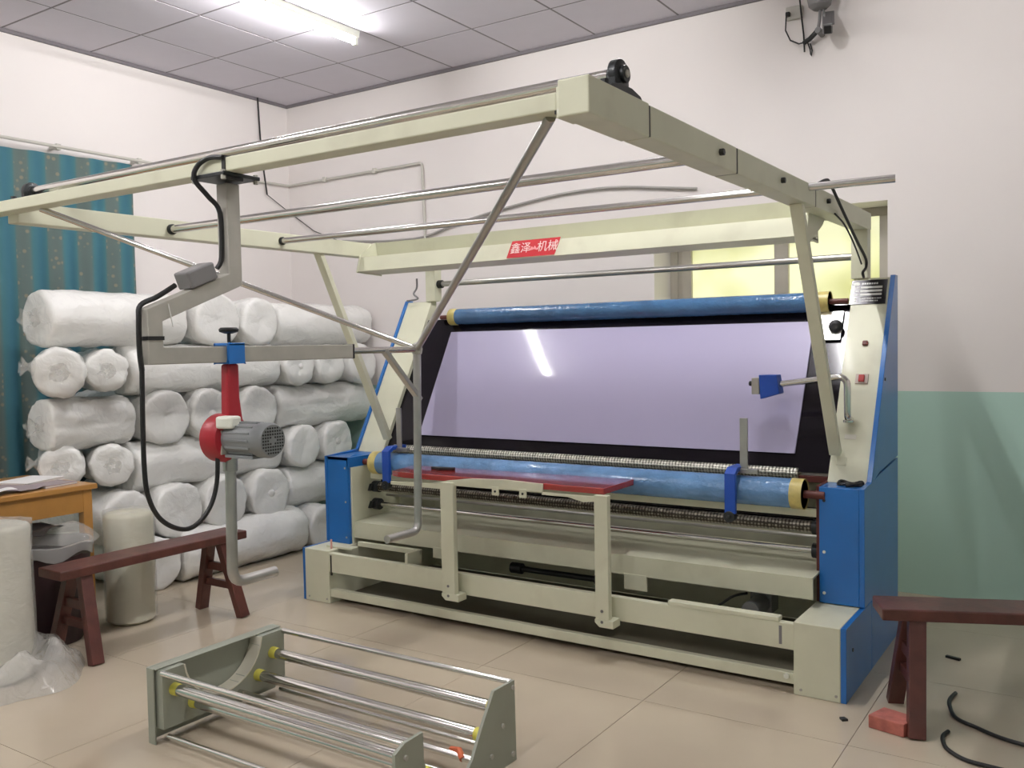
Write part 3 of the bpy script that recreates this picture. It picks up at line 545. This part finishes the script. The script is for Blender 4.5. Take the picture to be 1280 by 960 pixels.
# ------------------------------------------------------------------ wrapped fabric rolls
def wrap_mat():
    m = pmat('white_roll_in_film', srgb(233, 232, 228), .42, var=.04, vscale=5, coat=.6); N = m.node_tree.nodes; L = m.node_tree.links; b = N['Principled BSDF']
    tc = N.new('ShaderNodeTexCoord'); n1 = N.new('ShaderNodeTexNoise'); n1.inputs['Scale'].default_value = 11; n1.inputs['Detail'].default_value = 5; n1.inputs['Distortion'].default_value = 1.4; L.new(tc.outputs['Object'], n1.inputs['Vector'])
    bp = N.new('ShaderNodeBump'); bp.inputs['Strength'].default_value = .85; bp.inputs['Distance'].default_value = .025; L.new(n1.outputs['Fac'], bp.inputs['Height']); L.new(bp.outputs[0], b.inputs['Coat Normal'])
    b2 = N.new('ShaderNodeBump'); b2.inputs['Strength'].default_value = .4; b2.inputs['Distance'].default_value = .02; L.new(n1.outputs['Fac'], b2.inputs['Height']); L.new(b2.outputs[0], b.inputs['Normal']); b.inputs['Coat Roughness'].default_value = .18; return m
M_wrap = wrap_mat()
def film_mat():
    m = bpy.data.materials.new('clear_crinkled_film'); m.use_nodes = True; N = m.node_tree.nodes; L = m.node_tree.links; b = N['Principled BSDF']
    b.inputs['Base Color'].default_value = srgb(232, 230, 224); b.inputs['Roughness'].default_value = .16; b.inputs['Alpha'].default_value = .3; b.inputs['Coat Weight'].default_value = .5
    tc = N.new('ShaderNodeTexCoord'); n1 = N.new('ShaderNodeTexNoise'); n1.inputs['Scale'].default_value = 16; n1.inputs['Detail'].default_value = 4; n1.inputs['Distortion'].default_value = 2; L.new(tc.outputs['Object'], n1.inputs['Vector'])
    bp = N.new('ShaderNodeBump'); bp.inputs['Strength'].default_value = .8; bp.inputs['Distance'].default_value = .03; L.new(n1.outputs['Fac'], bp.inputs['Height']); L.new(bp.outputs[0], b.inputs['Normal']); return m
M_clear = film_mat()
M_clear2 = M_clear.copy(); M_clear2.name = 'thick_crinkled_film'; M_clear2.node_tree.nodes['Principled BSDF'].inputs['Alpha'].default_value = .4
def roll_mesh(c, axis, r, l0, l1, seed, amp=.014):
    rnd = random.Random(seed); e = .028; r = r * (1.04 if axis != 'z' else 1); L_ = l1 - l0
    prof = [(.0, l0 + .007), (r * .12, l0 + .008), (r * .16, l0 + .006), (r * .5, l0 + .004), (r * .82, l0 + .002), (r - .014, l0 + .006), (r - .004, l0 + .016), (r, l0 + e)]
    n = max(6, int(L_ / .05)); prof += [(r, l0 + e + (L_ - 2 * e) * k / n) for k in range(1, n + 1)]
    prof += [(r - .004, l1 - .016), (r - .014, l1 - .006), (r * .82, l1 - .002), (r * .5, l1 - .004), (r * .16, l1 - .006), (r * .12, l1 - .008), (0, l1 - .007)]
    ax = {'x': Vector((1, 0, 0)), 'y': Vector((0, 1, 0)), 'z': Vector((0, 0, 1))}[axis] if isinstance(axis, str) else axis[2]; cv = Vector(c)
    def wob(p, rr, h, a):
        if rr < r * .1: return p
        sq = .012 * (1 - math.cos(4 * a)) * .5 * r * 2.2 if axis != 'z' else 0
        k = sq + amp * noise.noise(Vector((math.cos(a) * 1.6 + seed * 3.1, math.sin(a) * 1.6, h * 5))) + amp * .6 * noise.noise(Vector((math.cos(a) * 4 + seed, math.sin(a) * 4 + 5, h * 12))) - amp * .5 * max(0, 1 - 5 * abs(noise.noise(Vector((math.cos(a) * 2.2 + seed * 1.7, math.sin(a) * 2.2, h * 7 + seed)))))
        rad = p - cv - ax * h; d = ax * (.010 * noise.noise(Vector((p.x * 14, p.y * 14, p.z * 14 + seed))) if rr < r * .95 and axis != 'z' else 0)
        q = p + (rad.normalized() * k * min(1, rr / r) if rad.length > 1e-5 else Vector()) + d
        return q
    return G().lathe(prof, c, axis, 34, wob)
ROLLS = []
def xroll(y, z, r, label, xe=1.0, x0=None):
    x0 = x0 or (.12 if y < -1.35 else .03); ROLLS.append(('x', (0, y, z), r, x0, xe, label, (xe / 2, y, z - r)))
def aroll(y, z, r, label, xe, dx, dy, ln): ROLLS.append(((Vector((dy, -dx, 0)), Vector((0, 0, 1)), Vector((dx, dy, 0))), (xe, y, z), r, -ln, 0, label, (xe, y, z - r)))
def yroll(y0, y1, z, r, label, x=.82): ROLLS.append(('y', (x, 0, z), r, y0, y1, label, (x, (y0 + y1) / 2, z - r)))
W_ = 'film-wrapped white fabric roll '
# bottom row (on the floor), x of row fronts grows downwards
yroll(-1.96, -.93, .165, .162, W_ + 'lying lengthwise on the floor, bottom row', .96); xroll(-.75, .15, .15, W_ + 'in the bottom row, end-on, next to the machine', 1.1); xroll(-2.13, .16, .155, W_ + 'in the bottom row, end-on, behind the bench', 1.08)
# second row
for y, l in ((-2.30, 'second row up, end-on, behind the table side'), (-1.945, 'second row up, end-on, first above the bench'), (-1.585, 'second row up, end-on, behind the motor handle'), (-1.205, 'second row up, end-on, clear round face right of the motor handle')): xroll(y, .455, .168, W_ + l, 1.04)
yroll(-.98, -.3, .45, .155, W_ + 'second row up, lengthwise, partly behind the blue box')
# third row
aroll(-2.64, .805, .118, W_ + 'third row up, end-on, nearest the curtain', .92, .87, -.493, .7); aroll(-2.37, .79, .121, W_ + 'third row up, end-on, second from the curtain', 1.0, .94, -.341, .5)
yroll(-2.2, -1.03, .745, .158, W_ + 'third row up, long one lying lengthwise below the red motor'); xroll(-.84, .745, .155, W_ + 'third row up, end-on, left of the machine column'); xroll(-.5, .75, .15, W_ + 'third row up, end-on, mostly behind the machine column')
# fourth row
yroll(-2.70, -2.18, 1.045, .148, W_ + 'fourth row up, lengthwise, against the curtain'); xroll(-1.985, 1.045, .162, W_ + 'fourth row up, end-on, round face right of the black cable'); xroll(-1.645, 1.04, .158, W_ + 'fourth row up, end-on, behind the red hanger'); xroll(-1.25, 1.04, .158, W_ + 'fourth row up, end-on, right of the motor')
yroll(-1.05, -.06, 1.035, .155, W_ + 'fourth row up, lengthwise, ending at the machine column')
# fifth row
aroll(-2.675, 1.35, .136, W_ + 'fifth row up, end-on, nearest the curtain', 1.0, .87, -.493, .75); aroll(-2.385, 1.35, .12, W_ + 'fifth row up, end-on, second from the curtain', 1.0, .94, -.341, .5); yroll(-2.2, -1.02, 1.345, .152, W_ + 'fifth row up, long one lying lengthwise behind the boom'); xroll(-.86, 1.33, .14, W_ + 'fifth row up, end-on, first right of the long lengthwise one'); xroll(-.55, 1.33, .14, W_ + 'fifth row up, end-on, under the stay rod'); xroll(-.2, 1.33, .15, W_ + 'fifth row up, end-on, behind the machine column')
# top row
yroll(-2.70, -1.79, 1.655, .158, W_ + 'in the top row, lengthwise, in front of the curtain'); xroll(-1.575, 1.66, .172, W_ + 'in the top row, end-on, large round face'); xroll(-1.215, 1.645, .155, W_ + 'in the top row, end-on, smaller round face'); yroll(-1.03, -.05, 1.635, .152, W_ + 'in the top row, lengthwise, nearest the back wall')
def tuft(c, d, r, seed):
    rnd = random.Random(seed); c = Vector(c); d = Vector(d).normalized(); u = d.orthogonal().normalized(); v = d.cross(u); prof = []
    g = G(); seg = 16; vv = []; f = []
    for i in range(6):
        t = i / 5; rr = r * (1.0, .55, .3, .45, .7, .85)[i]
        for k in range(seg):
            a = 2 * PI * k / seg; q = rr * (1 + .45 * math.sin(a * 5 + seed) * (0 if i == 0 else 1) * (.4 + .6 * rnd.random())); vv.append(c + d * t * r * 1.3 + (u * math.cos(a) + v * math.sin(a)) * q)
    for i in range(5):
        for k in range(seg): f.append((i * seg + k, i * seg + (k + 1) % seg, (i + 1) * seg + (k + 1) % seg, (i + 1) * seg + k))
    return g.add(vv, f)
for n, (ax, c, r, a, b, lab, base) in enumerate(ROLLS):
    t = thing('fabric_roll', lab, 'fabric roll', base, 'stacked white fabric rolls')
    part('roll', roll_mesh(c, ax, r, a, b, n + 1), M_wrap, t, ang=70)
    if not isinstance(ax, str):
        part('film_tail', tuft((c[0] - .01, c[1], c[2]), (1, -.6, 0), r * .42, n), M_clear, t, ang=80)
        if n in (8, 18): part('film_tail', tuft(Vector(c) + Vector((-.07, -r * .8, .03)), (-.3, -1, .15), r * .38, n + 40), M_clear, t, ang=80)
    if ax == 'y' and a < -2.6: part('film_tail', tuft((c[0], a + .01, c[2]), (.2, -1, -.1), r * .4, n), M_clear, t, ang=80)
    if ax == 'x' and n % 3 == 0: part('core_plug', G().lathe([(.0, .004), (r * .1, .005), (r * .14, .002), (r * .2, -.01)], (b - .003, c[1], c[2]), 'x', 16), M_wrap, t)
def standing(name, label, x, y, r, h, seed, m=M_wrap):
    t = thing(name, label, 'fabric roll', (x, y, 0)); part('roll', roll_mesh((x, y, 0), 'z', r, 0, h, seed, .008), m, t, ang=70)
    g = G(); rnd = random.Random(seed); prof = [(r + .006, .02), (r + .006, h * .4), (r + .006, h * .8), (r + .008, h + .006), (r * .75, h + .012), (r * .3, h + .01)]
    def wob(p, rr, hh, a): k = .008 * noise.noise(Vector((math.cos(a) * 3 + seed, math.sin(a) * 3, hh * 6))); d = Vector((p.x - x, p.y - y, 0)); return p + d.normalized() * k + Vector((0, 0, k if hh > h * .9 else 0))
    g.lathe(prof, (x, y, 0), 'z', 30, wob); part('film_cover', g, M_clear, t, ang=80); return t
standing('standing_fabric_roll', 'tall white roll standing on end at the left edge in clear film', 1.735, -3.445, .155, .70, 31, pmat('cream_fabric_roll', srgb(214, 212, 198), .5, coat=.5))
standing('standing_fabric_roll', 'pale roll standing on end behind the bench, wrapped in film', 1.475, -2.60, .125, .60, 33, pmat('pale_olive_roll', srgb(216, 214, 190), .45, coat=.4))
# crumpled film on the floor round the standing roll
def crumple(name, label, cx, cy, z, rx, ry, h, seed, m, ring=0):
    g = G(); nr, ns = 10, 44; vv = []; f = []
    for i in range(nr + 1):
        t = i / nr
        for k in range(ns):
            a = 2 * PI * k / ns; q = t * (1 + .14 * noise.noise(Vector((math.cos(a) * 2 + seed, math.sin(a) * 2, 0)))); q = ring + (1 - ring) * q
            X, Y = rx * q * math.cos(a), ry * q * math.sin(a)
            hh = h * (1 - t ** 2) ** .6 * (.75 + .8 * noise.noise(Vector((X * 9 + seed, Y * 9, seed)))) + .014 * (1 + noise.noise(Vector((X * 25, Y * 25, seed)))) * (1 - t)
            vv.append((cx + X, cy + Y, z + max(.002, hh)))
    for i in range(nr):
        for k in range(ns): f.append((i * ns + k, i * ns + (k + 1) % ns, (i + 1) * ns + (k + 1) % ns, (i + 1) * ns + k))
    if not ring: f.append(tuple(range(ns)))
    g.add(vv, f); return solo(name, g, m, label, 'plastic film', (cx, cy, z), ang=80)
crumple('film_heap', 'crumpled clear plastic film on the floor round the standing roll', 1.73, -3.45, 0, .40, .36, .16, 4, M_clear2, .42)
crumple('film_bundle', 'crumpled clear plastic film heaped on the dark bin', 1.40, -2.93, .5, .2, .17, .09, 9, M_clear)
# dark bin
bn = thing('waste_bin', 'dark maroon bin with plastic film on top, behind the bench leg', 'bin', (1.41, -3.02, 0))
M_bin = pmat('dark_maroon_plastic', srgb(48, 24, 30), .5, var=.1)
part('body', G().lathe([(.0, .004), (.15, .0), (.158, .01), (.208, .48), (.213, .48), (.213, .50), (.2, .50), (.2, .48), (.15, .02), (0, .015)], (1.41, -3.02, 0), 'z', 36), M_bin, bn)
part('bag_rim', G().lathe([(.214, .45), (.218, .48), (.217, .506), (.2, .508), (.19, .44)], (1.41, -3.02, 0), 'z', 36, lambda p, r, h, a: p + Vector((0, 0, .02 * math.sin(5 * a) * (1 if h < .46 else .2)))), pmat('grey_bag_film', srgb(150, 148, 146), .25, coat=.5), bn)
sheet('black_cloth', 'black cloth lying on the film over the bin', 'cloth', 1.45, -3.08, .16, .22, .57, .03, M_black, .6, 5)

# ------------------------------------------------------------------ curtain
def curtain_mat():
    m = bpy.data.materials.new('teal_striped_curtain'); m.use_nodes = True; N = m.node_tree.nodes; L = m.node_tree.links; b = N['Principled BSDF']; b.inputs['Roughness'].default_value = .75
    tc = N.new('ShaderNodeTexCoord'); sp = N.new('ShaderNodeSeparateXYZ'); L.new(tc.outputs['Object'], sp.inputs[0])
    mu = N.new('ShaderNodeMath'); mu.operation = 'MULTIPLY'; mu.inputs[1].default_value = 2 * PI / .21; L.new(sp.outputs['Y'], mu.inputs[0]); si = N.new('ShaderNodeMath'); si.operation = 'SINE'; L.new(mu.outputs[0], si.inputs[0])
    r1 = N.new('ShaderNodeValToRGB'); r1.color_ramp.elements[0].position = 0; r1.color_ramp.elements[1].position = 1
    cr_ = r1.color_ramp; cr_.elements[0].color = srgb(52, 104, 120); cr_.elements[1].color = srgb(88, 104, 100); e = cr_.elements.new(.45); e.color = srgb(62, 112, 120); e = cr_.elements.new(.72); e.color = srgb(90, 108, 104)
    ma = N.new('ShaderNodeMapRange'); ma.inputs['From Min'].default_value = -1; L.new(si.outputs[0], ma.inputs['Value']); L.new(ma.outputs[0], r1.inputs[0])
    vo = N.new('ShaderNodeTexVoronoi'); vo.inputs['Scale'].default_value = 22; L.new(tc.outputs['Object'], vo.inputs['Vector']); r2_ = N.new('ShaderNodeValToRGB'); r2_.color_ramp.elements[0].position = .18; r2_.color_ramp.elements[1].position = .34; r2_.color_ramp.elements[0].color = (1, 1, 1, 1); r2_.color_ramp.elements[1].color = (0, 0, 0, 1); L.new(vo.outputs['Distance'], r2_.inputs[0])
    gt = N.new('ShaderNodeMath'); gt.operation = 'GREATER_THAN'; gt.inputs[1].default_value = .62; L.new(ma.outputs[0], gt.inputs[0]); mm = N.new('ShaderNodeMath'); mm.operation = 'MULTIPLY'; L.new(gt.outputs[0], mm.inputs[0]); L.new(r2_.outputs[0], mm.inputs[1]); m3 = N.new('ShaderNodeMath'); m3.operation = 'MULTIPLY'; m3.inputs[1].default_value = .65; L.new(mm.outputs[0], m3.inputs[0])
    mx = N.new('ShaderNodeMixRGB'); mx.inputs[2].default_value = srgb(150, 136, 112); L.new(m3.outputs[0], mx.inputs[0]); L.new(r1.outputs[0], mx.inputs[1]); L.new(mx.outputs[0], b.inputs['Base Color']); return m
g = G(); ny, nz = 150, 24; Y0, Y1, Z0, Z1 = -3.75, -1.53, .35, 2.79; vv = []; f = []
for i in range(ny + 1):
    y = Y0 + (Y1 - Y0) * i / ny
    for j in range(nz + 1):
        t = j / nz; z = Z0 + (Z1 - .03 * (Y1 - y) / 1.0 - Z0) * t; amp = .034 * (1 - .75 * t)
        vv.append((.065 + amp * math.sin(2 * PI * y / .21 + .5 * math.sin(3 * y)) + .012 * noise.noise(Vector((y * 3, z * 1.2, 0))), y + .05 * (1 - t) * (1 if i == ny else 0) * 0, z))
for i in range(ny):
    for j in range(nz): a = i * (nz + 1) + j; f.append((a, a + nz + 1, a + nz + 2, a + 1))
n = len(vv); vv += [(p[0] - .003, p[1], p[2]) for p in vv]; f += [tuple(n + k for k in q[::-1]) for q in f]
E_ = [i * (nz + 1) for i in range(ny + 1)] + [ny * (nz + 1) + j for j in range(1, nz + 1)] + [i * (nz + 1) + nz for i in range(ny - 1, -1, -1)] + list(range(nz - 1, 0, -1))
f += [(E_[i], E_[(i + 1) % len(E_)], n + E_[(i + 1) % len(E_)], n + E_[i]) for i in range(len(E_))]
g.add(vv, f); solo('curtain', g, curtain_mat(), 'teal striped curtain hanging on the left wall', 'curtain', (.06, -2.6, .35), ang=80)
# conduits and wires
cd = thing('wall_conduit', 'pale grey conduit running along the top of both walls', 'conduit', (.02, -.02, 2.82))
part('pipe', G().tube([(.105, -3.9, 2.815), (.105, -1.45, 2.815), (.02, -1.2, 2.82), (.02, -.02, 2.845), (1.48, -.02, 2.86), (1.50, -.02, 2.15)], .011, 10, .03), M_conduit, cd)
for p in ((.09, -2.1, 2.815), (.09, -1.5, 2.815), (.02, -.6, 2.835), (.45, -.02, 2.85), (1.0, -.02, 2.856), (1.5, -.02, 2.6)):
    part('clip', G().box(p[0] - .016, p[0] + .016, p[1] - .016, p[1] + .016, p[2] - .02, p[2] + .02), M_conduit, cd, .003)
for y in (-2.1, -1.5, -3.3): part('standoff', G().box(0, .1, y - .008, y + .008, 2.805, 2.825), M_conduit, cd)
solo('hanging_wire', G().tube([(.03, -.34, 3.52), (.03, -.325, 3.2), (.03, -.30, 2.95), (.03, -.27, 2.74)], .007, 8).tube([(.03, -.27, 2.74), (.02, -.1, 2.66), (.03, -.012, 2.61), (.3, -.012, 2.44), (.6, -.012, 2.33)], .0035, 6), M_black, 'black wire hanging from the ceiling in the room corner', 'wire', (.03, -.3, 2.3))
M_conduit_d = pmat('mid_grey_cable', srgb(158, 155, 150), .4)
solo('loose_cable', G().tube([(.63, -.02, 2.33), (1.1, -.02, 2.29), (1.5, -.02, 2.29), (1.75, -.02, 2.36), (2.15, -.02, 2.43), (2.68, -.02, 2.495), (3.1, -.02, 2.50), (3.7, -.02, 2.42)], .009, 10, .2), M_conduit_d, 'grey cable drooping along the back wall above the lamp hood', 'cable', (2, -.02, 2.3))
# wall camera
wc = thing('wall_camera', 'grey security camera with round lamp and dangling wires high on the back wall', 'camera', (4.48, -.02, 3.25))
part('lamp_dome', G().lathe([(.0, -.075), (.04, -.07), (.062, -.05), (.07, -.01), (.07, .02), (.06, .06)], (4.49, -.11, 3.41), 'z', 24), M_grey, wc)
part('dome_mount', G().box(4.46, 4.52, -.11, 0, 3.455, 3.475), M_grey, wc, .003)
part('bracket', G().tube([(4.49, -.10, 3.35), (4.485, -.10, 3.28), (4.475, -.09, 3.24)], .009, 8).tube([(4.505, -.10, 3.35), (4.52, -.12, 3.29), (4.53, -.13, 3.26)], .007, 8).cyl((4.475, -.05, 3.23), .018, -.05, .05, 'y', 12), M_grey, wc)
part('camera_body', G().bar((4.515, -.05, 3.305), (4.555, -.20, 3.19), .055, .06), M_grey, wc, .006); part('camera_hood', G().bar((4.52, -.045, 3.335), (4.56, -.20, 3.215), .065, .012), M_grey, wc, .003); part('lens', G().bar((4.555, -.20, 3.19), (4.558, -.212, 3.181), .04, .042), M_black, wc, .004)
part('socket_box', G().box(4.27, 4.365, -.03, 0, 3.345, 3.42), M_conduit, wc, .005); part('plug', G().box(4.275, 4.30, -.055, -.03, 3.36, 3.385), M_black, wc, .004)
part('wire', G().tube([(4.28, -.05, 3.37), (4.275, -.05, 3.28), (4.30, -.04, 3.22), (4.35, -.04, 3.19), (4.40, -.05, 3.19)], .0045, 6), M_black, wc)
part('wire', G().tube([(4.345, -.02, 3.52), (4.36, -.03, 3.38), (4.375, -.03, 3.24), (4.38, -.03, 3.14)], .0055, 6), M_black, wc)
part('wire', G().tube([(4.38, -.04, 3.19), (4.42, -.06, 3.20), (4.45, -.07, 3.22), (4.48, -.07, 3.25)], .014, 8), M_black, wc); part('wire', G().tube([(4.40, -.04, 3.19), (4.412, -.03, 3.15), (4.415, -.03, 3.12), (4.42, -.03, 3.11), (4.424, -.03, 3.14), (4.415, -.04, 3.18)], .0045, 6), M_black, wc)

# ------------------------------------------------------------------ hoses and scraps on the floor
def hose(pts, label):
    P = [Vector(p) for p in pts]; Q = []
    for i in range(len(P) - 1):
        p0, p1, p2, p3 = P[max(i - 1, 0)], P[i], P[i + 1], P[min(i + 2, len(P) - 1)]
        for k in range(5):
            t = k / 5; Q.append(.5 * ((2 * p1) + (p2 - p0) * t + (2 * p0 - 5 * p1 + 4 * p2 - p3) * t * t + (3 * p1 - p0 - 3 * p2 + p3) * t ** 3))
    Q.append(P[-1]); solo('floor_cable', G().tube(Q, .0075, 10), M_black, label, 'cable', (pts[0][0], pts[0][1], 0), 'black cables on the floor')
h = .0078
hose([(5.385, -1.50, h), (5.375, -1.58, h), (5.386, -1.66, h), (5.422, -1.765, h), (5.496, -1.82, h), (5.58, -1.872, h), (5.68, -1.90, h), (5.9, -1.93, h)], 'black cable curving across the floor, the one nearer the wall')
hose([(5.415, -1.91, h), (5.405, -1.96, h), (5.413, -2.014, h), (5.437, -2.074, h), (5.494, -2.125, h), (5.562, -2.14, h), (5.7, -2.15, h)], 'black cable curving across the floor, the one nearer the bottom corner')
solo('plastic_scrap', G().prism([(5.045, -1.98), (5.06, -2.0), (5.078, -1.985), (5.06, -1.968)], 'z', 0, .008), M_black, 'tiny black scrap on the floor before the blue base', 'scrap', (5.06, -1.985, 0))
solo('plastic_scrap', G().bar((5.285, -1.04, .005), (5.345, -1.06, .005), .016, .01), M_black, 'short black strip on the floor behind the right bench', 'scrap', (5.31, -1.05, 0))
